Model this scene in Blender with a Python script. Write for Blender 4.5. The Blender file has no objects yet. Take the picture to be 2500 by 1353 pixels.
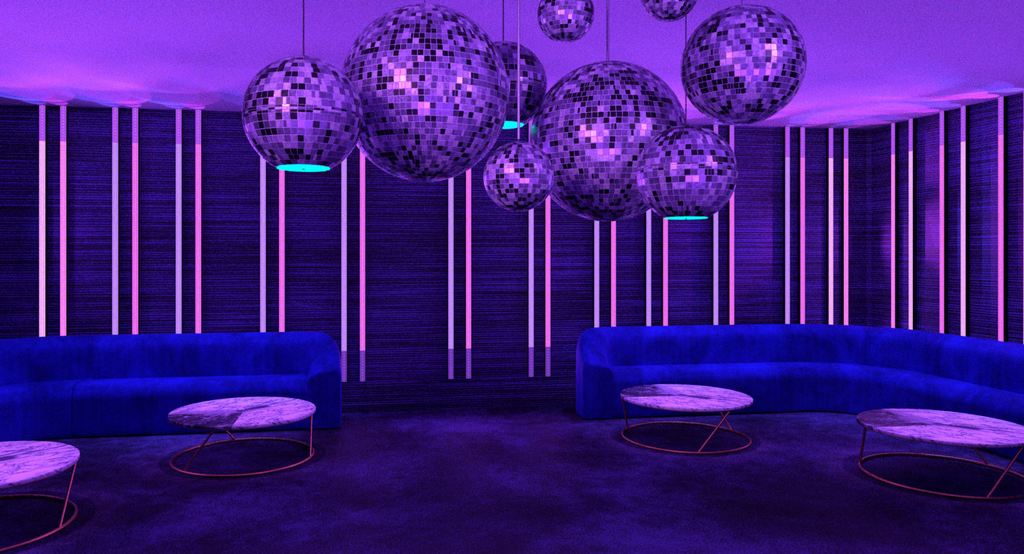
import bpy, math, random
from mathutils import Vector, Matrix
from math import sin, cos, pi, radians, sqrt, atan2, hypot

sc = bpy.context.scene
COL = sc.collection
random.seed(7)

# ------------------------------------------------------------------ camera calibration (2500 x 1353)
W, Hh = 2500.0, 1353.0
FOC, PX0, PYH, PSI = 1815.64, 1154.53, 617.62, 0.1573
EYE = 1.5
YB = 7.065      # back wall
XR = 5.337      # right wall
XL = -3.435     # left wall
YF = -2.6       # wall behind the camera
ZC = 2.7935     # ceiling

# ------------------------------------------------------------------ node helpers
def new_mat(name):
    m = bpy.data.materials.new(name)
    m.use_nodes = True
    nt = m.node_tree
    nt.nodes.clear()
    out = nt.nodes.new('ShaderNodeOutputMaterial')
    return m, nt, out

def N(nt, t, **kw):
    n = nt.nodes.new(t)
    for k, v in kw.items():
        setattr(n, k, v)
    return n

def setin(node, **kw):
    for k, v in kw.items():
        node.inputs[k.replace('_', ' ')].default_value = v

def L(nt, a, b):
    nt.links.new(a, b)

def bsdf(nt, out, color=None, rough=0.5, metal=0.0, spec=0.5):
    b = nt.nodes.new('ShaderNodeBsdfPrincipled')
    if color is not None:
        b.inputs['Base Color'].default_value = (*color, 1)
    b.inputs['Roughness'].default_value = rough
    b.inputs['Metallic'].default_value = metal
    b.inputs['Specular IOR Level'].default_value = spec
    L(nt, b.outputs[0], out.inputs['Surface'])
    return b

def coords(nt, kind='Object', scale=(1, 1, 1), rot=(0, 0, 0)):
    tc = N(nt, 'ShaderNodeTexCoord')
    mp = N(nt, 'ShaderNodeMapping')
    mp.inputs['Scale'].default_value = scale
    mp.inputs['Rotation'].default_value = rot
    L(nt, tc.outputs[kind], mp.inputs['Vector'])
    return mp.outputs['Vector']

def noise(nt, vec, scale, detail=2.0, rough=0.5, dist=0.0):
    n = N(nt, 'ShaderNodeTexNoise')
    n.inputs['Scale'].default_value = scale
    n.inputs['Detail'].default_value = detail
    n.inputs['Roughness'].default_value = rough
    n.inputs['Distortion'].default_value = dist
    L(nt, vec, n.inputs['Vector'])
    return n.outputs['Fac']

def ramp(nt, fac, stops, interp='LINEAR'):
    r = N(nt, 'ShaderNodeValToRGB')
    r.color_ramp.interpolation = interp
    el = r.color_ramp.elements
    while len(el) < len(stops):
        el.new(0.5)
    for e, (p, c) in zip(el, stops):
        e.position = p
        e.color = (*c, 1) if len(c) == 3 else c
    L(nt, fac, r.inputs['Fac'])
    return r.outputs['Color']

def math_(nt, op, a, b=None, c=None, clamp=False):
    m = N(nt, 'ShaderNodeMath', operation=op, use_clamp=clamp)
    for i, v in enumerate((a, b, c)):
        if v is None:
            continue
        if isinstance(v, (int, float)):
            m.inputs[i].default_value = v
        else:
            L(nt, v, m.inputs[i])
    return m.outputs[0]

def mixc(nt, fac, a, b, mode='MIX'):
    m = N(nt, 'ShaderNodeMix', data_type='RGBA', blend_type=mode)
    if isinstance(fac, (int, float)):
        m.inputs[0].default_value = fac
    else:
        L(nt, fac, m.inputs[0])
    for idx, v in ((6, a), (7, b)):
        if isinstance(v, tuple):
            m.inputs[idx].default_value = (*v, 1)
        else:
            L(nt, v, m.inputs[idx])
    return m.outputs[2]

def bump(nt, b, height, strength, dist=0.01):
    n = N(nt, 'ShaderNodeBump')
    n.inputs['Strength'].default_value = strength
    n.inputs['Distance'].default_value = dist
    L(nt, height, n.inputs['Height'])
    L(nt, n.outputs[0], b.inputs['Normal'])

# ------------------------------------------------------------------ materials
def mat_wall():
    m, nt, out = new_mat('grasscloth')
    b = bsdf(nt, out, rough=0.62, spec=0.35)
    line = noise(nt, coords(nt, scale=(0.8, 0.8, 110)), 1.0, 2.0, 0.7)
    dash = noise(nt, coords(nt, scale=(70, 70, 150)), 1.0, 2.0, 0.6)
    big = noise(nt, coords(nt, scale=(0.6, 0.6, 5)), 1.0, 1.0)
    w = N(nt, 'ShaderNodeTexWave', wave_type='BANDS', bands_direction='Z', wave_profile='SIN')
    w.inputs['Scale'].default_value = 14.5
    w.inputs['Distortion'].default_value = 0.35
    w.inputs['Detail'].default_value = 2.0
    w.inputs['Detail Scale'].default_value = 1.0
    L(nt, coords(nt), w.inputs['Vector'])
    s = math_(nt, 'MULTIPLY', line, 0.95)
    s = math_(nt, 'MULTIPLY_ADD', dash, 0.55, s)
    s = math_(nt, 'MULTIPLY_ADD', big, 0.25, s)
    s = math_(nt, 'MULTIPLY_ADD', w.outputs['Fac'], 0.22, s)
    s2 = math_(nt, 'MULTIPLY', s, 0.70)
    c = ramp(nt, s2, [(0.50, WALL_LO), (0.68, WALL_MID), (0.82, WALL_HI)])
    L(nt, c, b.inputs['Base Color'])
    bump(nt, b, s, 0.5, 0.004)
    return m

WALL_LO = (0.006, 0.005, 0.014)
WALL_MID = (0.022, 0.016, 0.054)
WALL_HI = (0.15, 0.115, 0.46)

def mat_floor():
    m, nt, out = new_mat('dark_concrete')
    b = bsdf(nt, out, rough=0.6, spec=0.02)
    big = noise(nt, coords(nt, scale=(1, 1, 1)), 0.9, 5.0, 0.6, 0.4)
    mid = noise(nt, coords(nt, scale=(1, 1, 1)), 9.0, 6.0, 0.7, 0.6)
    fine = noise(nt, coords(nt, scale=(1, 1, 1)), 95.0, 3.0, 0.65)
    v = N(nt, 'ShaderNodeTexVoronoi')
    v.inputs['Scale'].default_value = 70
    L(nt, coords(nt), v.inputs['Vector'])
    fleck = math_(nt, 'LESS_THAN', v.outputs['Distance'], 0.10)
    pick = math_(nt, 'GREATER_THAN', noise(nt, coords(nt), 33.0, 1.0), 0.62)
    fleck = math_(nt, 'MULTIPLY', fleck, pick)
    s = math_(nt, 'MULTIPLY', big, 0.55)
    s = math_(nt, 'MULTIPLY_ADD', mid, 0.28, s)
    s = math_(nt, 'MULTIPLY_ADD', fine, 0.55, math_(nt, 'SUBTRACT', s, 0.125))
    c = ramp(nt, s, [(0.44, FLOOR_LO), (0.56, FLOOR_MID), (0.69, FLOOR_HI)])
    c = mixc(nt, math_(nt, 'MULTIPLY', fleck, 0.5), c, (0.35, 0.33, 0.38))
    L(nt, c, b.inputs['Base Color'])
    r = math_(nt, 'MULTIPLY_ADD', mid, 0.5, 0.35)
    L(nt, r, b.inputs['Roughness'])
    bump(nt, b, fine, 0.35, 0.004)
    return m

FLOOR_LO = (0.016, 0.006, 0.018)
FLOOR_MID = (0.040, 0.028, 0.072)
FLOOR_HI = (0.125, 0.11, 0.31)

def mat_ceiling():
    m, nt, out = new_mat('stippled_ceiling')
    b = bsdf(nt, out, rough=0.9, spec=0.1)
    n1 = noise(nt, coords(nt), 130.0, 1.0)
    n2 = noise(nt, coords(nt, rot=(0.3, 0.2, 1.1)), 110.0, 1.0)
    c = ramp(nt, n1, [(0.32, (0.50, 0.42, 0.55)), (0.50, (0.82, 0.80, 0.82)), (0.66, (0.98, 0.98, 0.98))])
    c2 = ramp(nt, n2, [(0.36, (0.66, 0.80, 1.0)), (0.52, (0.95, 0.9, 0.95)), (0.66, (1.0, 0.75, 0.86))])
    c = mixc(nt, 1.0, c, c2, 'MULTIPLY')
    L(nt, c, b.inputs['Base Color'])
    return m

def mat_plain(name, color, rough=0.5, metal=0.0, spec=0.5, grain=0.0, gscale=300):
    m, nt, out = new_mat(name)
    b = bsdf(nt, out, color, rough, metal, spec)
    if grain:
        n = noise(nt, coords(nt), gscale, 2.0)
        c = ramp(nt, n, [(0.3, tuple(x * (1 - grain) for x in color)), (0.7, tuple(min(1, x * (1 + grain)) for x in color))])
        L(nt, c, b.inputs['Base Color'])
    return m

def mat_emit(name, color, strength=1.0, grain=0.0):
    m, nt, out = new_mat(name)
    e = N(nt, 'ShaderNodeEmission')
    e.inputs['Color'].default_value = (*color, 1)
    e.inputs['Strength'].default_value = strength
    if grain:
        n = noise(nt, coords(nt), 420.0, 1.0)
        s = math_(nt, 'MULTIPLY_ADD', n, 2 * grain * strength, (1 - grain) * strength)
        L(nt, s, e.inputs['Strength'])
    L(nt, e.outputs[0], out.inputs['Surface'])
    m.cycles.emission_sampling = 'FRONT'
    return m

def mat_fabric():
    m, nt, out = new_mat('blue_twill')
    b = bsdf(nt, out, rough=0.85, spec=0.15)
    big = noise(nt, coords(nt, scale=(1, 1, 1)), 2.6, 3.0, 0.55, 0.8)
    ver = noise(nt, coords(nt, scale=(26, 26, 1.6)), 1.0, 3.0, 0.6)
    w = N(nt, 'ShaderNodeTexWave', wave_type='BANDS', bands_direction='DIAGONAL')
    w.inputs['Scale'].default_value = 70
    w.inputs['Distortion'].default_value = 1.5
    L(nt, coords(nt), w.inputs['Vector'])
    fine = noise(nt, coords(nt), 170.0, 2.0)
    s = math_(nt, 'MULTIPLY_ADD', big, 0.50, -0.08)
    s = math_(nt, 'MULTIPLY_ADD', ver, 0.22, s)
    s = math_(nt, 'MULTIPLY_ADD', fine, 0.44, s)
    s = math_(nt, 'MULTIPLY_ADD', w.outputs['Fac'], 0.07, s)
    c = ramp(nt, s, [(0.36, (0.001, 0.001, 0.09)), (0.50, (0.005, 0.007, 0.23)), (0.64, (0.016, 0.022, 0.48))])
    L(nt, c, b.inputs['Base Color'])
    b.inputs['Sheen Weight'].default_value = 0.08
    b.inputs['Sheen Tint'].default_value = (0.05, 0.1, 1.0, 1)
    bump(nt, b, fine, 0.3, 0.003)
    return m

def mat_marble():
    m, nt, out = new_mat('veined_marble')
    b = bsdf(nt, out, rough=0.5, spec=0.08)
    tc = N(nt, 'ShaderNodeTexCoord')
    sep = N(nt, 'ShaderNodeSeparateXYZ')
    L(nt, tc.outputs['Object'], sep.inputs[0])
    X, Y = sep.outputs[0], sep.outputs[1]
    # veins run along the (1,-1) diagonal
    vd = coords(nt, scale=(1.0, 1.0, 1.0), rot=(0, 0, radians(45)))
    mp = N(nt, 'ShaderNodeMapping')
    mp.inputs['Scale'].default_value = (1.7, 3.6, 1.5)
    L(nt, vd, mp.inputs['Vector'])
    mv = mp.outputs['Vector']
    n1 = noise(nt, mv, 1.7, 8.0, 0.62, 1.8)
    n2 = noise(nt, mv, 2.5, 9.0, 0.62, 1.2)
    n3 = noise(nt, vd, 2.4, 8.0, 0.62, 0.8)
    v1 = math_(nt, 'ABSOLUTE', math_(nt, 'SUBTRACT', n1, 0.5))
    v2 = math_(nt, 'ABSOLUTE', math_(nt, 'SUBTRACT', n2, 0.47))
    light = ramp(nt, v1, [(0.0, (0.05, 0.06, 0.14)), (0.010, (0.30, 0.30, 0.42)), (0.030, (0.80, 0.78, 0.84)), (0.1, (0.96, 0.94, 0.96))])
    light2 = ramp(nt, v2, [(0.0, (0.22, 0.22, 0.34)), (0.006, (0.60, 0.60, 0.72)), (0.018, (1, 1, 1))])
    light = mixc(nt, 1.0, light, light2, 'MULTIPLY')
    cloud = ramp(nt, n3, [(0.30, (0.60, 0.60, 0.68)), (0.55, (1, 1, 1))])
    light = mixc(nt, 0.5, light, cloud, 'MULTIPLY')
    # darker slab quadrant : x < 0 and y > 0, book-matched edge along y = 0
    n4 = noise(nt, vd, 5.0, 9.0, 0.66, 0.8)
    dk = ramp(nt, n4, [(0.40, (0.012, 0.014, 0.03)), (0.55, (0.05, 0.05, 0.09)), (0.62, (0.28, 0.26, 0.38)), (0.74, (0.60, 0.55, 0.68))])
    dkv = ramp(nt, v2, [(0.0, (0.75, 0.7, 0.8)), (0.010, (0.0, 0.0, 0.0)), (1.0, (0, 0, 0))])
    dk = mixc(nt, 0.6, dk, dkv, 'ADD')
    wob = math_(nt, 'MULTIPLY_ADD', math_(nt, 'SUBTRACT', n3, 0.5), 0.28, X)
    fx = math_(nt, 'MULTIPLY_ADD', wob, -9.0, -0.1, clamp=True)   # 1 for x<-0.1, fades to 0 near x=0
    fx = math_(nt, 'MULTIPLY_ADD', fx, 1.0, 0.0, clamp=True)
    fy = math_(nt, 'GREATER_THAN', math_(nt, 'MULTIPLY_ADD', X, 0.02, Y), -0.006)
    f = math_(nt, 'MULTIPLY', fx, fy)
    c = mixc(nt, f, light, dk)
    # grey band bordering the slab and the streak leaving the centre
    def streak(ax, ay, bx, by, wid, amt):
        dx, dy = bx - ax, by - ay
        ln = hypot(dx, dy)
        dx /= ln; dy /= ln
        along = math_(nt, 'MULTIPLY_ADD', math_(nt, 'SUBTRACT', X, ax), dx, math_(nt, 'MULTIPLY', math_(nt, 'SUBTRACT', Y, ay), dy))
        across = math_(nt, 'MULTIPLY_ADD', math_(nt, 'SUBTRACT', X, ax), -dy, math_(nt, 'MULTIPLY', math_(nt, 'SUBTRACT', Y, ay), dx))
        across = math_(nt, 'MULTIPLY_ADD', math_(nt, 'SUBTRACT', n2, 0.5), wid * 3.2, across)
        a = math_(nt, 'SUBTRACT', 1.0, math_(nt, 'DIVIDE', math_(nt, 'ABSOLUTE', across), wid), clamp=True)
        c1 = math_(nt, 'MULTIPLY', math_(nt, 'ADD', along, 0.02), 30.0, clamp=True)
        c2 = math_(nt, 'MULTIPLY', math_(nt, 'SUBTRACT', ln + 0.02, along), 18.0, clamp=True)
        a = math_(nt, 'MULTIPLY', math_(nt, 'MULTIPLY', a, c1), c2)
        return math_(nt, 'MULTIPLY', a, amt, clamp=True)
    for args, col in (((-0.02, 0.47, -0.02, 0.0, 0.07, 1.1), (0.34, 0.32, 0.46)),
                      ((-0.04, 0.03, 0.14, -0.16, 0.055, 2.2), (0.09, 0.09, 0.16)),
                      ((0.16, -0.15, 0.40, -0.38, 0.012, 2.5), (0.14, 0.14, 0.22)),
                      ((0.10, 0.02, 0.26, -0.15, 0.018, 1.8), (0.2, 0.2, 0.3)),
                      ((-0.10, 0.14, -0.30, 0.25, 0.007, 1.0), (0.55, 0.5, 0.65))):
        c = mixc(nt, streak(*args), c, col)
    L(nt, c, b.inputs['Base Color'])
    return m

def mat_tiles():
    m, nt, out = new_mat('mirror_glass')
    b = bsdf(nt, out, rough=0.18, metal=0.6)
    a = N(nt, 'ShaderNodeAttribute', attribute_name='tone', attribute_type='GEOMETRY')
    t = a.outputs['Fac']  # per-tile tone paints dark and bright reflections into the glass colour
    n = noise(nt, coords(nt), 90.0, 3.0, 0.6)
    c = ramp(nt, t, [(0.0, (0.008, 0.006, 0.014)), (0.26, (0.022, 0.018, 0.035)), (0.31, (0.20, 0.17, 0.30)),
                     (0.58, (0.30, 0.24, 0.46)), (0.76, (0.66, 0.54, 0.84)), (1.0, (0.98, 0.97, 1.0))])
    wear = ramp(nt, n, [(0.32, (0.62, 0.62, 0.66)), (0.62, (1, 1, 1))])
    c = mixc(nt, 1.0, c, wear, 'MULTIPLY')
    L(nt, c, b.inputs['Base Color'])
    r = math_(nt, 'MULTIPLY_ADD', n, 0.35, 0.12)
    L(nt, r, b.inputs['Roughness'])
    return m

M = {}
M['wall'] = mat_wall()
M['floor'] = mat_floor()
M['ceiling'] = mat_ceiling()
M['fabric'] = mat_fabric()
M['marble'] = mat_marble()
M['tiles'] = mat_tiles()
M['grout'] = mat_plain('grout', (0.56, 0.46, 0.78), 0.8, 0.0, 0.05, 0.25, 120)
M['copper'] = mat_plain('brushed_copper', (0.98, 0.40, 0.20), 0.38, 1.0, 0.5, 0.10, 160)
M['black'] = mat_plain('black_housing', (0.006, 0.006, 0.008), 0.7, 0.0, 0.2, 0.2)
M['cable'] = mat_plain('steel_cable', (0.30, 0.28, 0.36), 0.4, 0.7, 0.5, 0.2)
M['cable_dark'] = mat_plain('dark_cable', (0.03, 0.025, 0.04), 0.6, 0.0, 0.3, 0.2)
M['cap'] = mat_plain('cap_metal', (0.03, 0.03, 0.04), 0.4, 0.8, 0.5, 0.2)
M['cyan'] = mat_emit('cyan_diffuser', (0.0, 0.95, 1.0), 1.6)

def mat_strip(name, body, core, dots=None):
    m, nt, out = new_mat(name)
    tc = N(nt, 'ShaderNodeTexCoord')
    sep = N(nt, 'ShaderNodeSeparateXYZ')
    L(nt, tc.outputs['Object'], sep.inputs[0])
    ax = math_(nt, 'ABSOLUTE', sep.outputs[0])
    if dots is None:
        f = math_(nt, 'MULTIPLY', math_(nt, 'LESS_THAN', ax, 0.0022), 0.6)
    else:
        zz = math_(nt, 'SUBTRACT', math_(nt, 'FRACT', math_(nt, 'MULTIPLY', sep.outputs[2], 1 / 0.0262)), 0.5)
        zz = math_(nt, 'MULTIPLY', zz, 0.0262)
        d = math_(nt, 'SQRT', math_(nt, 'ADD', math_(nt, 'POWER', ax, 2.0), math_(nt, 'POWER', math_(nt, 'ABSOLUTE', zz), 2.0)))
        f = math_(nt, 'LESS_THAN', d, 0.0034)
    c = mixc(nt, f, body, core)
    n = noise(nt, coords(nt), 260.0, 1.0)
    e = N(nt, 'ShaderNodeEmission')
    L(nt, c, e.inputs['Color'])
    L(nt, math_(nt, 'MULTIPLY_ADD', n, 1.4, 0.30), e.inputs['Strength'])
    L(nt, e.outputs[0], out.inputs['Surface'])
    return m
M['lav'] = mat_strip('lavender_diffuser', (0.50, 0.22, 0.92), (0.85, 0.42, 1.0))
M['pink'] = mat_strip('pink_diffuser', (0.82, 0.135, 0.84), (1.0, 0.30, 0.95))
M['lav_pale'] = mat_strip('pale_lavender_diffuser', (0.86, 0.38, 0.92), (1.0, 0.62, 1.0))
M['pink_pale'] = mat_strip('pale_pink_diffuser', (0.92, 0.20, 0.88), (1.0, 0.32, 0.95))
M['dim_low'] = mat_strip('faint_violet_lens', (0.17, 0.035, 0.50), (0.62, 0.24, 0.80), True)
M['dim'] = mat_strip('dim_violet_lens', (0.42, 0.075, 0.88), (0.95, 0.34, 0.95), True)

# ------------------------------------------------------------------ mesh helpers
class MB:
    def __init__(s):
        s.v = []; s.f = []; s.sm = []; s.attr = []
    def box(s, x0, x1, y0, y1, z0, z1):
        i = len(s.v)
        s.v += [(x, y, z) for z in (z0, z1) for y in (y0, y1) for x in (x0, x1)]
        for q in ((0, 2, 3, 1), (4, 5, 7, 6), (0, 1, 5, 4), (2, 6, 7, 3), (0, 4, 6, 2), (1, 3, 7, 5)):
            s.f.append(tuple(i + k for k in q)); s.sm.append(False)
    def grid(s, rows, closed_u=False, closed_v=False, smooth=True, flip=False):
        i = len(s.v); n = len(rows); m = len(rows[0])
        for r in rows:
            s.v += [tuple(p) for p in r]
        for a in range(n if closed_u else n - 1):
            for b_ in range(m if closed_v else m - 1):
                a2 = (a + 1) % n; b2 = (b_ + 1) % m
                q = (i + a * m + b_, i + a * m + b2, i + a2 * m + b2, i + a2 * m + b_)
                s.f.append(q[::-1] if flip else q); s.sm.append(smooth)
        return i
    def ngon(s, pts, flip=False):
        i = len(s.v); s.v += [tuple(p) for p in pts]
        q = tuple(range(i, i + len(pts)))
        s.f.append(q[::-1] if flip else q); s.sm.append(False)
    def tube(s, path, r, seg=12, closed=False, caps=True):
        rows = []
        n = len(path)
        P = [Vector(p) for p in path]
        for k in range(n):
            if closed:
                t = P[(k + 1) % n] - P[k - 1]
            else:
                t = P[min(k + 1, n - 1)] - P[max(k - 1, 0)]
            t.normalize()
            up = Vector((0, 0, 1)) if abs(t.z) < 0.9 else Vector((1, 0, 0))
            a = t.cross(up).normalized(); b_ = a.cross(t).normalized()
            rows.append([P[k] + a * (r * cos(2 * pi * j / seg)) + b_ * (r * sin(2 * pi * j / seg)) for j in range(seg)])
        s.grid(rows, closed, True, True)
        if caps and not closed:
            s.ngon(rows[0], True); s.ngon(rows[-1])
    def lathe(s, prof, seg=48, smooth=True):
        rows = [[(r * cos(2 * pi * j / seg), r * sin(2 * pi * j / seg), z) for j in range(seg)] for r, z in prof]
        s.grid(rows, False, True, smooth)
    def build(s, name, mat, parent=None, loc=(0, 0, 0), rotz=0.0):
        me = bpy.data.meshes.new(name)
        me.from_pydata(s.v, [], s.f)
        me.polygons.foreach_set('use_smooth', s.sm)
        me.materials.append(mat)
        if s.attr:
            at = me.attributes.new('tone', 'FLOAT', 'FACE')
            at.data.foreach_set('value', s.attr)
        me.update()
        o = bpy.data.objects.new(name, me)
        COL.objects.link(o)
        o.parent = parent
        o.location = loc
        o.rotation_euler = (0, 0, rotz)
        return o

def thing(name, label, cat, loc=(0, 0, 0), rotz=0.0, group=None):
    o = bpy.data.objects.new(name, None)
    COL.objects.link(o)
    o.empty_display_size = 0.1
    o.location = loc; o.rotation_euler = (0, 0, rotz)
    o['label'] = label; o['category'] = cat
    if group:
        o['group'] = group
    return o

def copy_thing(o, label, loc, rotz, parent=None):
    c = o.copy(); COL.objects.link(c)
    if parent is None:
        c.location = loc; c.rotation_euler = (0, 0, rotz); c['label'] = label
    else:
        c.parent = parent
    for ch in o.children:
        copy_thing(ch, None, None, None, c)
    return c

def structure(o):
    o['kind'] = 'structure'
    return o

# ------------------------------------------------------------------ room shell
def slab(name, mat, *b):
    m = MB(); m.box(*b); return structure(m.build(name, mat))
slab('floor', M['floor'], XL, XR, YF, YB, -0.1, 0.0)
slab('ceiling', M['ceiling'], XL, XR, YF, YB, ZC, ZC + 0.1)
slab('wall_back', M['wall'], XL, XR, YB, YB + 0.12, -0.1, ZC + 0.1)
slab('wall_right', M['wall'], XR, XR + 0.12, YF - 0.12, YB + 0.12, -0.1, ZC + 0.1)
slab('wall_left', M['wall'], XL - 0.12, XL, YF - 0.12, YB + 0.12, -0.1, ZC + 0.1)
slab('wall_front', M['wall'], XL, XR, YF - 0.12, YF, -0.1, ZC + 0.1)
# chamfered strip of the same wall covering in the right-hand corner
m = MB()
c_ = 0.035
m.v = [(XR - c_, YB, 0.0), (XR, YB - c_, 0.0), (XR, YB, 0.0), (XR - c_, YB, ZC), (XR, YB - c_, ZC), (XR, YB, ZC)]
m.f = [(0, 1, 4, 3), (1, 2, 5, 4), (2, 0, 3, 5), (0, 2, 1), (3, 4, 5)]; m.sm = [False] * 5
structure(m.build('trim_1', M['wall']))

# ------------------------------------------------------------------ LED wall strips
SW, SD = 0.050, 0.045
Z0, Z1, Z2, Z3 = 0.300, 0.587, 2.480, ZC - 0.002
def make_strip(kind):
    t = thing('led_strip', '', 'led light strip', group='LED light strips on the walls')
    h = SW / 2
    m = MB(); m.box(-h, h, -SD + 0.003, 0, Z0, Z3)
    m.build('housing', M['black'], t)
    m = MB(); m.box(-h + 0.0005, h - 0.0005, -SD, -SD + 0.0028, Z1, Z2)
    m.build('diffuser', M[kind], t)
    for a, b in ((Z0 + 0.0005, Z1), (Z2, Z3)):
        m = MB(); m.box(-h + 0.0005, h - 0.0005, -SD, -SD + 0.0028, a, b)
        m.build('end_lens', M['dim' if a > 1 else 'dim_low'], t)['label'] = 'dimmer violet end with a row of LED points'
    return t

PROT = {k: make_strip(k) for k in ('lav', 'pink', 'lav_pale', 'pink_pale')}
used = set()
def strip(kind, loc, rotz, label):
    p = PROT[kind]
    if kind not in used:
        used.add(kind)
        p.location = loc; p.rotation_euler = (0, 0, rotz); p['label'] = label
        return p
    return copy_thing(p, label, loc, rotz)

pairs = [
    (-2.704, -2.533, 'pair nearest the left edge of the photo'),
    (-2.103, -1.935, 'second pair from the left edge, above the left sofa'),
    (-1.566, -1.397, 'third pair from the left edge, above the left sofa'),
    (-0.831, -0.663, 'pair hanging below the leftmost mirror ball'),
    (-0.100, 0.070, 'pair just past the right arm of the left sofa'),
    (0.902, 1.072, 'pair in the sofa gap under the largest mirror ball'),
    (1.685, 1.852, 'pair in the sofa gap under the smallest whole ball'),
    (2.345, 2.517, 'pair above the left arm of the right sofa'),
    (2.882, 3.058, 'pair below the ball with the thin cyan bottom'),
    (3.594, 3.767, 'pair directly below the rightmost mirror ball'),
    (4.378, 4.547, 'second pair left of the room corner'),
    (4.866, 5.038, 'last back wall pair before the room corner'),
]
for i, (a, b, txt) in enumerate(pairs):
    pale = i in (0, 11)
    strip('lav_pale' if pale else 'lav', (a, YB, 0), 0, 'lavender LED strip of the ' + txt)
    strip('pink_pale' if pale else 'pink', (b, YB, 0), 0, 'pink LED strip of the ' + txt)
rtxt = ['first pair right of the room corner', 'middle pair on the right wall', 'pair at the right edge of the photo']
for (a, b), txt in zip(((6.660, 6.422), (6.037, 5.796), (5.409, 5.172)), rtxt):
    strip('pink_pale' if a > 6.5 else 'pink', (XR, a, 0), -pi / 2, 'pink LED strip of the ' + txt)
    strip('lav_pale', (XR, b, 0), -pi / 2, 'lavender LED strip of the ' + txt)

# ------------------------------------------------------------------ sofas
def catmull(pts, n=5):
    out = []
    P = [pts[0]] + list(pts) + [pts[-1]]
    for i in range(1, len(P) - 2):
        p0, p1, p2, p3 = P[i - 1], P[i], P[i + 1], P[i + 2]
        for k in range(n):
            t = k / n
            out.append(tuple(0.5 * ((2 * p1[j]) + (-p0[j] + p2[j]) * t + (2 * p0[j] - 5 * p1[j] + 4 * p2[j] - p3[j]) * t * t
                                    + (-p0[j] + 3 * p1[j] - 3 * p2[j] + p3[j]) * t ** 3) for j in range(2)))
    out.append(tuple(pts[-1]))
    return out

RIN, DEPTH, STR = 0.53, 0.57, 2.14
ROUT = RIN + DEPTH
SIDE = 2.55         # length of the wing along the side wall
ARC0 = 0.40
def outer_path(u):
    """outer base line from the front corner of the arm; local x along the back wall, y to the wall"""
    segs = [('l', DEPTH - ARC0), ('a', ARC0 * pi / 2), ('l', STR - ARC0), ('b', ROUT * pi / 2), ('l', SIDE - ARC0), ('c', ARC0 * pi / 2), ('l', DEPTH - ARC0)]
    x, y, ang = 0.0, 0.0, pi / 2
    for k, ln in segs:
        d = min(max(u, 0), ln)
        if k == 'l':
            nx, ny, na = x + cos(ang) * d, y + sin(ang) * d, ang
        else:
            R = ROUT if k == 'b' else ARC0
            cx, cy = x + R * sin(ang), y - R * cos(ang)
            na = ang - d / R
            nx, ny = cx - R * sin(na), cy + R * cos(na)
        if u <= ln:
            return nx, ny, na
        u -= ln
        x, y, ang = nx, ny, na
    return x, y, ang
U_ARM = DEPTH - ARC0 + ARC0 * pi / 2
U_STR = U_ARM + STR - ARC0
U_COR = U_STR + ROUT * pi / 2
U_SIDE = U_COR + SIDE - ARC0
U_END = U_SIDE + U_ARM

FULL = [(0.012, 0.012), (0, 0.05), (0, 0.50), (0.004, 0.62), (0.03, 0.715), (0.085, 0.775), (0.155, 0.792), (0.205, 0.780), (0.250, 0.742), (0.280, 0.69), (0.288, 0.58), (0.292, 0.42), (0.292, 0.30), (0.292, 0.05), (0.28, 0.012)]
ARMF = [(0.012, 0.012), (0, 0.05), (0, 0.33), (0.0, 0.42), (0.006, 0.465), (0.026, 0.495), (0.060, 0.502), (0.115, 0.492), (0.185, 0.480), (0.235, 0.468), (0.266, 0.450), (0.286, 0.420), (0.290, 0.30), (0.292, 0.05), (0.28, 0.012)]
def smooth(t):
    t = min(max(t, 0), 1); return t * t * (3 - 2 * t)
def back_profile(u):
    v = min(u, U_END - u)
    w = smooth((v + 0.16) / 0.56)
    w = (w - smooth(0.16 / 0.56)) / (1 - smooth(0.16 / 0.56))
    w = min(max(w, 0), 1)
    return [(a[0] * (1 - w) + b[0] * w, a[1] * (1 - w) + b[1] * w) for a, b in zip(ARMF, FULL)]

def sweep_back(name, u0, u1, root, cap0, cap1, mir, step=0.03):
    n = max(4, int((u1 - u0) / step))
    rows = []
    stations = [(u0 + (u1 - u0) * k / n, 1.0) for k in range(n + 1)]
    if cap0:
        stations = [(u0, 0.0), (u0 + 0.003, 0.55), (u0 + 0.010, 0.9)] + [s for s in stations if s[0] > u0 + 0.02]
    if cap1:
        stations = [s for s in stations if s[0] < u1 - 0.02] + [(u1 - 0.010, 0.9), (u1 - 0.003, 0.55), (u1, 0.0)]
    for u, shrink in stations:
        x, y, a = outer_path(u)
        nx, ny = sin(a), -cos(a)
        prof = catmull(back_profile(u), 4)
        row = []
        for o, z in prof:
            if shrink < 1:
                o = o + (0.146 - o) * 0.085 * (1 - shrink)
                z = z - 0.014 * (1 - shrink) if z > 0.1 else z
            row.append((mir * (x + nx * o), y + ny * o, z))
        rows.append(row)
    m = MB(); m.grid(rows, False, True, True, mir < 0)
    if cap0: m.ngon(rows[0], mir > 0)
    if cap1: m.ngon(rows[-1], mir < 0)
    return m.build(name, M['fabric'], root)

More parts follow.
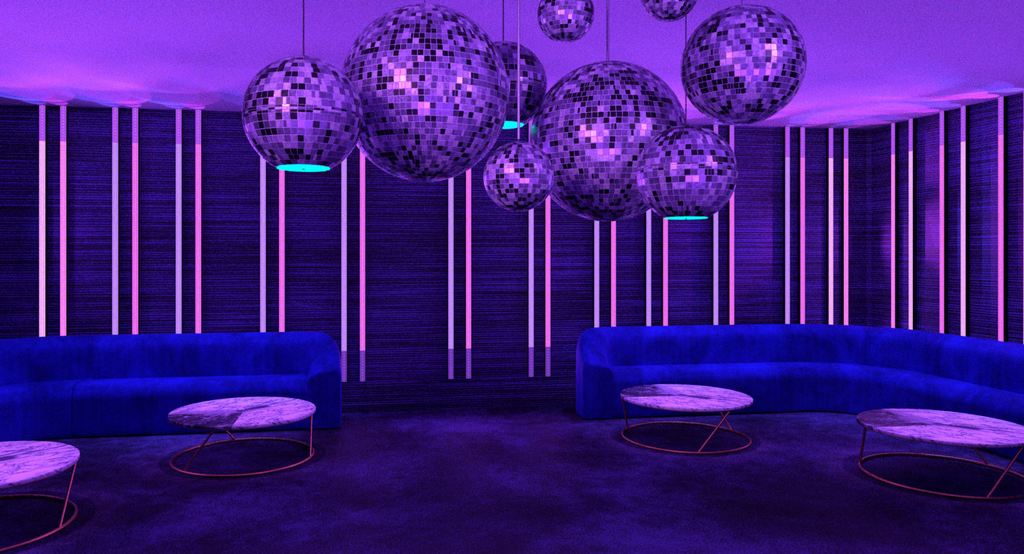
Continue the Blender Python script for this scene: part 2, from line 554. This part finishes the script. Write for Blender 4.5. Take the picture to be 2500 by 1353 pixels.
SEAT = [(0.016, 0.010), (0.004, 0.03), (0, 0.08), (0, 0.27), (0.002, 0.335), (0.022, 0.380), (0.058, 0.420), (0.11, 0.437), (0.18, 0.438), (0.26, 0.434), (0.34, 0.43), (0.36, 0.40), (0.36, 0.05), (0.35, 0.010)]
def front_path(s):
    """front line of the seat, local"""
    if s <= STR:
        return s, 0.0, 0.0
    s -= STR
    q = RIN * pi / 2
    if s <= q:
        a = s / RIN
        return STR + RIN * sin(a), -RIN + RIN * cos(a), -a
    s -= q
    return STR + RIN, -RIN - s, -pi / 2
def sweep_seat(name, s0, s1, root, mir):
    n = max(6, int((s1 - s0) / 0.03))
    st = [(s0, 0.0), (s0 + 0.0015, 0.5), (s0 + 0.005, 0.85), (s0 + 0.012, 1.0)]
    st += [(s0 + (s1 - s0) * k / n, 1.0) for k in range(1, n)]
    st += [(s1 - 0.012, 1.0), (s1 - 0.005, 0.85), (s1 - 0.0015, 0.5), (s1, 0.0)]
    prof = catmull(SEAT, 4)
    rows = []
    for s, k in st:
        x, y, a = front_path(s)
        nx, ny = -sin(a), cos(a)
        row = []
        for o, z in prof:
            e = 0.007 * (1 - k)
            o2 = o + e if o < 0.1 else o
            z2 = z - e if z > 0.35 else z
            row.append((mir * (x + nx * o2), y + ny * o2, z2))
        rows.append(row)
    m = MB(); m.grid(rows, False, True, True, mir > 0)
    m.ngon(rows[0], mir < 0); m.ngon(rows[-1], mir > 0)
    return m.build(name, M['fabric'], root)

def sofa(loc, mir, label):
    root = thing('curved_sofa', label, 'sofa', loc, 0, 'curved blue corner sofas')
    g = 0.002
    sweep_back('armrest', 0.004, U_ARM, root, True, False, mir)
    sweep_back('backrest', U_ARM, U_SIDE, root, False, False, mir)
    sweep_back('armrest', U_SIDE, U_END - 0.004, root, False, True, mir)
    q = RIN * pi / 2
    sweep_seat('seat_section', 0.20, STR - g, root, mir)
    sweep_seat('seat_section', STR + g, STR + q - g, root, mir)
    sweep_seat('seat_section', STR + q + g, STR + q + SIDE - 0.20, root, mir)
    return root
sofa((2.021, 6.420, 0), 1, 'curved blue corner sofa on the right, running along the right wall')
sofa((-0.115, 6.425, 0), -1, 'curved blue sofa on the left, its rounded arm at its right end')

# ------------------------------------------------------------------ coffee tables
RT, RRING, ZT = 0.5166, 0.5084, 0.3447
def make_table():
    t = thing('coffee_table', '', 'coffee table', group='round marble coffee tables')
    m = MB()
    th = 0.020
    z1, z0 = ZT, ZT - th
    m.lathe([(0.0005, z1), (RT * 0.5, z1), (RT - 0.0015, z1)], 128, True)
    m.lathe([(RT - 0.0015, z1), (RT, z1 - 0.0015), (RT, z0 + 0.001), (RT - 0.001, z0)], 128, True)
    m.lathe([(RT - 0.001, z0), (0.0005, z0)], 128, True)
    m.f = [f[::-1] for f in m.f]
    m.build('marble_top', M['marble'], t)
    m = MB()
    r2 = RT - 0.004
    m.lathe([(r2 - 0.02, z0 - 0.006), (r2, z0 - 0.006), (r2, z0 - 0.0003), (r2 - 0.02, z0 - 0.0003), (r2 - 0.02, z0 - 0.006)], 128, False)
    m.build('support_hoop', M['copper'], t)
    m = MB()
    rr = RRING - 0.011
    m.tube([(rr * cos(2 * pi * k / 128), rr * sin(2 * pi * k / 128), 0.0112) for k in range(128)], 0.011, 14, True)
    m.build('base_ring', M['copper'], t)
    for k in range(3):
        a = radians(16 + 120 * k); b = a + radians(30)
        m = MB()
        m.tube([(rr * cos(a), rr * sin(a), 0.014), ((RT - 0.018) * cos(b), (RT - 0.018) * sin(b), z0 - 0.003)], 0.0085, 14)
        m.build('leg', M['copper'], t)
    return t
tab = make_table()
tab.location = (2.6422, 5.6825, 0)
tab['label'] = 'round marble coffee table in front of the left end of the right sofa'
copy_thing(tab, 'round marble coffee table standing in front of the left sofa, wholly in view', (-0.8059, 5.6545, 0), radians(90))
copy_thing(tab, 'round marble coffee table cut off by the left edge of the photo', (-2.0579, 4.4322, 0), radians(90))
copy_thing(tab, 'round marble coffee table cut off by the right edge of the photo', (3.9051, 4.4457, 0), 0)

# ------------------------------------------------------------------ mirror balls
def ball(key, loc, r, q, rows, label, cut=None, seam=False, cable_r=0.0015, cmat='cable_dark', seed=0, rot=0.0):
    rnd = random.Random(seed)
    root = thing('mirror_ball', label, 'mirror ball', loc, rot, 'mirror balls hanging from the ceiling')
    rz = r * q
    lat_min = -pi / 2 if cut is None else math.asin(cut / q)
    # core
    m = MB()
    ri = r - 0.0010 - (r * pi / rows) ** 2 / (4 * r)
    prof = []
    n = 48
    for k in range(n + 1):
        la = lat_min + (pi / 2 - lat_min) * k / n
        if cut is None and k == 0: la = -pi / 2 + 0.003
        if k == n: la = pi / 2 - 0.003
        prof.append((max(0.0004, ri * cos(la)), ri * q * sin(la)))
    m.lathe(prof, 96, True)
    m.f = [f for f in m.f]
    m.build('ball_core', M['grout'], root)
    # tiles
    t = MB()
    dlat = pi / rows
    neq = int(round(2 * rows))
    vals = {}
    # clustered tones: neighbouring tiles get similar painted reflections
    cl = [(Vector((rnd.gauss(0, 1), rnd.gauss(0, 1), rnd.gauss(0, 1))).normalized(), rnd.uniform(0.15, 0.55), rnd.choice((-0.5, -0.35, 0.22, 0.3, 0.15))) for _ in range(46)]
    gap = 0.10
    k = 0
    lats = []
    la = pi / 2
    while la - dlat > lat_min - 1e-6:
        lats.append((la, la - dlat)); la -= dlat
    if la - lat_min > dlat * 0.35:
        lats.append((la, lat_min))
    for (l1, l0) in lats:
        mid = (l1 + l0) / 2
        if seam and abs(mid) < dlat * 0.5:
            # half-height tiles at the joint between the two shells
            bands = [(l1, mid + dlat * 0.20), (mid + dlat * 0.16, mid - dlat * 0.12), (mid - dlat * 0.14, l0)]
        else:
            bands = [(l1, l0)]
        al = abs(math.degrees(mid))
        c = cos(mid)
        if al < 52: cnt = neq
        elif al < 70: cnt = int(neq * 0.62)
        elif al < 81: cnt = int(neq * 0.36)
        else: cnt = max(6, int(neq * 0.15))
        cnt = max(cnt, 5)
        if al < 52 and c < 0.80: cnt = int(neq * 0.84)
        off = rnd.random() * 0.4
        j = 0.0
        dlon = 2 * pi / cnt
        rowshift = rnd.uniform(-0.12, 0.12)
        for (h1, h0) in bands:
            jj = 0
            while jj < cnt:
                w = 1.0
                lo0 = (jj + off) * dlon; lo1 = (jj + 1 + off) * dlon
                jj += 1
                split = rnd.random() < 0.06
                cells = [(lo0, (lo0 + lo1) / 2), ((lo0 + lo1) / 2, lo1)] if split else [(lo0, lo1)]
                for (a0, a1) in cells:
                    gl = gap * (h1 - h0) * 0.5
                    ga = gap * (lo1 - lo0) * 0.5
                    H1, H0 = h1 - gl, h0 + gl
                    A0, A1 = a0 + ga, a1 - ga
                    def P(lat, lon, rad):
                        return Vector((rad * cos(lat) * cos(lon), rad * cos(lat) * sin(lon), rad * q * sin(lat)))
                    lat = (H1 + H0) / 2; lon = (A0 + A1) / 2
                    d = P(lat, lon, 1).normalized()
                    # tiny random tilt of each facet, as real hand-glued mirrors
                    tx, ty = rnd.gauss(0, 0.010), rnd.gauss(0, 0.010)
                    size = r * dlat
                    offs = (tx + ty, -tx + ty, -tx - ty, tx - ty)
                    cor = [(H0, A0), (H0, A1), (H1, A1), (H1, A0)]
                    top = []; bot = []
                    for (la_, lo_), o in zip(cor, offs):
                        top.append(P(la_, lo_, r + o * size * 0.5))
                        bot.append(P(la_, lo_, ri - 0.0005))
                    i = len(t.v)
                    t.v += [tuple(p) for p in top] + [tuple(p) for p in bot]
                    fs = [(0, 1, 2, 3), (0, 4, 5, 1), (1, 5, 6, 2), (2, 6, 7, 3), (3, 7, 4, 0)]
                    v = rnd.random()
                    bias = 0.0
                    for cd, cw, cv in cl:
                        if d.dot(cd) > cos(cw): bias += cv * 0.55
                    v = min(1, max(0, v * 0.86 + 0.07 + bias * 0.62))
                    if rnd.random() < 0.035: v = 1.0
                    for f in fs:
                        t.f.append(tuple(i + z for z in f)); t.sm.append(False); t.attr.append(v)
    t.build('mirror_tiles', M['tiles'], root)
    # cap and cable
    m = MB()
    cr = 0.035 * r / 0.2 if r < 0.3 else 0.030
    cr = max(0.006, min(cr * 0.28, 0.009))
    m.lathe([(0.0004, rz - 0.004), (cr, rz - 0.004), (cr, rz + 0.006), (cr * 0.6, rz + 0.008), (0.0004, rz + 0.008)], 24, False)
    m.build('hanging_cap', M['cap'], root)
    m = MB()
    m.tube([(0, 0, rz + 0.010), (0, 0, ZC - loc[2] - 0.012)], cable_r, 12)
    m.build('cable', M[cmat], root)
    m = MB()
    zt = ZC - loc[2]
    m.lathe([(0.0004, zt - 0.014), (0.026, zt - 0.012), (0.030, zt - 0.0005), (0.0004, zt - 0.0005)], 32, True)
    m.build('ceiling_rose', M['cap'], root)
    if cut is not None:
        rd = r * sqrt(max(0, 1 - (cut / q) ** 2)) * 0.985
        zc = cut * r
        m = MB()
        seg = 72
        pts = []
        for j in range(seg):
            a = 2 * pi * j / seg
            k_ = 1 - 0.03 * rnd.random() - (0.06 if rnd.random() < 0.10 else 0)
            pts.append((rd * k_ * cos(a), rd * k_ * sin(a)))
        m.ngon([(x, y, zc - 0.0035) for x, y in pts], True)
        m.ngon([(x, y, zc + 0.0015) for x, y in pts])
        m.grid([[(x, y, zc - 0.0035) for x, y in pts], [(x, y, zc + 0.0015) for x, y in pts]], False, True, False)
        o = m.build('glowing_disc', M['cyan'], root)
        o['label'] = 'flat cyan glowing disc closing the cut-off bottom'
        m = MB()
        m.lathe([(0.0004, zc - 0.0065), (r * 0.022, zc - 0.006), (r * 0.022, zc - 0.0034)], 16, False)
        m.build('centre_screw', M['cap'], o)
    return root

ball('b', (0.2929, 3.1429, 2.1699), 0.3561, 1.0359, 46, 'largest mirror ball, with pointed closed bottom', cable_r=0.0015, seed=3, rot=0.3)
ball('e', (1.1921, 3.4053, 2.0282), 0.3721, 1.0159, 44, 'second largest mirror ball, centre of the cluster, behind two small ones', cable_r=0.0068, cmat='cable', seed=9, rot=1.1)
ball('a', (-0.1774, 2.6606, 1.9789), 0.2067, 0.985, 26, 'leftmost mirror ball with a wide cyan glowing bottom', cut=-0.88, seam=True, cable_r=0.0026, seed=14, rot=2.0)
ball('c', (0.7389, 3.6797, 2.3399), 0.2204, 1.0, 22, 'mirror ball half hidden behind the right of the largest one', cut=-0.881, seam=True, cable_r=0.003, seed=21, rot=0.9)
ball('d', (0.6305, 2.8362, 1.7974), 0.1377, 0.9908, 22, 'smallest mirror ball seen whole, low, on a thick silver cable', cable_r=0.0055, cmat='cable', seed=33, rot=0.2)
ball('f', (1.2529, 2.6869, 1.8025), 0.1882, 0.985, 24, 'low mirror ball with a thin cyan line at its flat bottom', cut=-0.89, seam=True, cable_r=0.0022, seed=45, rot=0.7)
ball('g', (1.5931, 2.8861, 2.2798), 0.2472, 0.9873, 32, 'rightmost mirror ball, high up against the violet ceiling', cable_r=0.0015, seed=52, rot=1.7)
ball('h', (0.9238, 3.1947, 2.5600), 0.1253, 1.0, 20, 'small mirror ball cut by the top of the photo, left of two', cable_r=0.002, seed=61, rot=0.1)
ball('i', (1.2738, 2.8861, 2.5691), 0.1168, 1.0, 20, 'small mirror ball barely dipping in at the top, right of two', cable_r=0.002, seed=77, rot=2.6)

SPOW = 33.0
# ------------------------------------------------------------------ LED strip light, then added unseen lamps
def area(name, loc, target, sx, sy, power, color, spread=pi):
    d = bpy.data.lights.new(name, 'AREA')
    d.shape = 'RECTANGLE'; d.size = sx; d.size_y = sy
    d.energy = power; d.color = color; d.spread = spread
    o = bpy.data.objects.new(name, d); COL.objects.link(o)
    o.location = loc
    o.rotation_euler = (Vector(target) - Vector(loc)).to_track_quat('-Z', 'Y').to_euler()
    return o
def spot(name, loc, target, power, color, angle=60, blend=0.8, radius=0.08):
    d = bpy.data.lights.new(name, 'SPOT')
    d.energy = power; d.color = color; d.spot_size = radians(angle); d.spot_blend = blend
    d.shadow_soft_size = radius
    o = bpy.data.objects.new(name, d); COL.objects.link(o)
    o.location = loc
    o.rotation_euler = (Vector(target) - Vector(loc)).to_track_quat('-Z', 'Y').to_euler()
    return o
def strip_lamps(x, y, nx, ny, color, power, cone=64):
    """the light each LED strip throws into the room, from points along its length"""
    for z, k, cn, up in ((ZC - 0.10, 0.30, 62, 1.0), (ZC - 0.30, 0.95, 54, 0.70), (ZC - 0.60, 1.3, 60, 0.25), (ZC - 1.10, 2.4, cone, 0.0), (0.55, 0.22, 150, 0.0)):
        p = (x + nx * (SD + 0.012), y + ny * (SD + 0.012), z)
        spot('strip_lamp', p, (p[0] + nx, p[1] + ny, z + up), power * k, color, cn, 0.55, 0.0)
BLUE_L, PINK_L = (0.10, 0.065, 1.0), (0.56, 0.05, 0.90)
for a, b, _ in pairs:
    strip_lamps(a, YB, 0, -1, BLUE_L, SPOW)
    strip_lamps(b, YB, 0, -1, PINK_L, SPOW)
for a, b in ((6.660, 6.422), (6.037, 5.796), (5.409, 5.172)):
    strip_lamps(XR, a, -1, 0, PINK_L, SPOW * 1.15, 66)
    strip_lamps(XR, b, -1, 0, BLUE_L, SPOW * 1.15, 66)
for tx, ty in ((2.6422, 5.6825), (-0.8059, 5.6545), (-2.0579, 4.4322), (3.9051, 4.4457)):
    spot('table_fill_spot', (tx, ty - 0.25, ZC - 0.05), (tx, ty, 0.34), 205, (0.52, 0.13, 1.0), 34, 0.8, 0.05)  # unseen spots added above the tables to brighten the marble
for tx, ty in ((-2.35, 6.2), (-1.7, 6.5), (-1.1, 6.5), (-0.5, 6.5), (2.5, 6.5), (3.1, 6.5), (3.7, 6.5), (4.3, 6.35), (4.75, 5.9), (4.85, 5.3), (4.85, 4.7), (-2.85, 5.7)):
    spot('sofa_fill_spot', (tx, ty, ZC - 0.05), (tx, ty, 0.6), 130, (0.13, 0.12, 1.0), 42, 0.8, 0.0)  # added blue spots without fixtures, lifting the sofa tops and seats
for yy in (6.4, 6.2, 5.6, 5.4, 4.8, 4.6):      # the strips on the side wall just outside the left edge
    strip_lamps(XL, yy, 1, 0, BLUE_L if int(yy * 10) % 4 == 0 else PINK_L, SPOW * 0.34, 110)
for px, py, nx, ny, col in ((4.866, YB, 0, -1, BLUE_L), (5.038, YB, 0, -1, PINK_L), (XR, 6.66, -1, 0, PINK_L), (XR, 6.42, -1, 0, BLUE_L)):
    p = (px + nx * 0.06, py + ny * 0.06, 1.6)
    spot('strip_lamp', p, (p[0] + nx, p[1] + ny, 1.6), 9.0, col, 150, 0.5, 0.0)
VIO = (0.34, 0.07, 1.0)
area('ceiling_fill', (1.8, 0.2, 1.0), (2.0, 1.3, ZC), 5.0, 0.5, 65, VIO, radians(130))  # unseen area light added to fill the ceiling from below
area('front_fill', (0.9, YF + 0.1, 1.9), (1.0, 4.0, 1.3), 6.0, 1.2, 10, (0.5, 0.16, 1.0))  # added fill behind the camera, gives the mirror balls something bright to reflect
spot('ball_spot', (-1.6, 0.2, ZC - 0.15), (0.7, 3.1, 2.1), 760, (0.64, 0.19, 1.0), 34, 0.9, 0.4)  # unseen spot lighting the balls from the upper left
spot('ball_spot', (2.6, 0.6, ZC - 0.15), (0.9, 3.1, 2.1), 190, (0.50, 0.17, 1.0), 40, 0.8, 0.2)  # second unseen spot, added to brighten the balls from the right

w = bpy.data.worlds.new('world'); sc.world = w
w.use_nodes = True
w.node_tree.nodes['Background'].inputs['Color'].default_value = (0.05, 0.02, 0.12, 1)
w.node_tree.nodes['Background'].inputs['Strength'].default_value = 0.2

# ------------------------------------------------------------------ camera
cd = bpy.data.cameras.new('camera')
cd.sensor_fit = 'HORIZONTAL'; cd.sensor_width = 36.0
cd.lens = FOC * 36.0 / W
cd.shift_x = (W / 2 - PX0) / W
cd.shift_y = -(Hh / 2 - PYH) / W
cd.clip_start = 0.05
cam = bpy.data.objects.new('camera', cd); COL.objects.link(cam)
cam.location = (0, 0, EYE)
cam.rotation_euler = (radians(90), 0, -PSI)
sc.camera = cam

sc.view_settings.view_transform = 'Standard'
sc.view_settings.look = 'None'
sc.view_settings.gamma = 1.0
sc.view_settings.exposure = 0.0
sc.view_settings.use_curve_mapping = False
sc.cycles.use_denoising = False
sc.cycles.sample_clamp_direct = 8.0
sc.cycles.sample_clamp_indirect = 4.0
sc.cycles.max_bounces = 8
sc.cycles.diffuse_bounces = 4
sc.cycles.glossy_bounces = 4
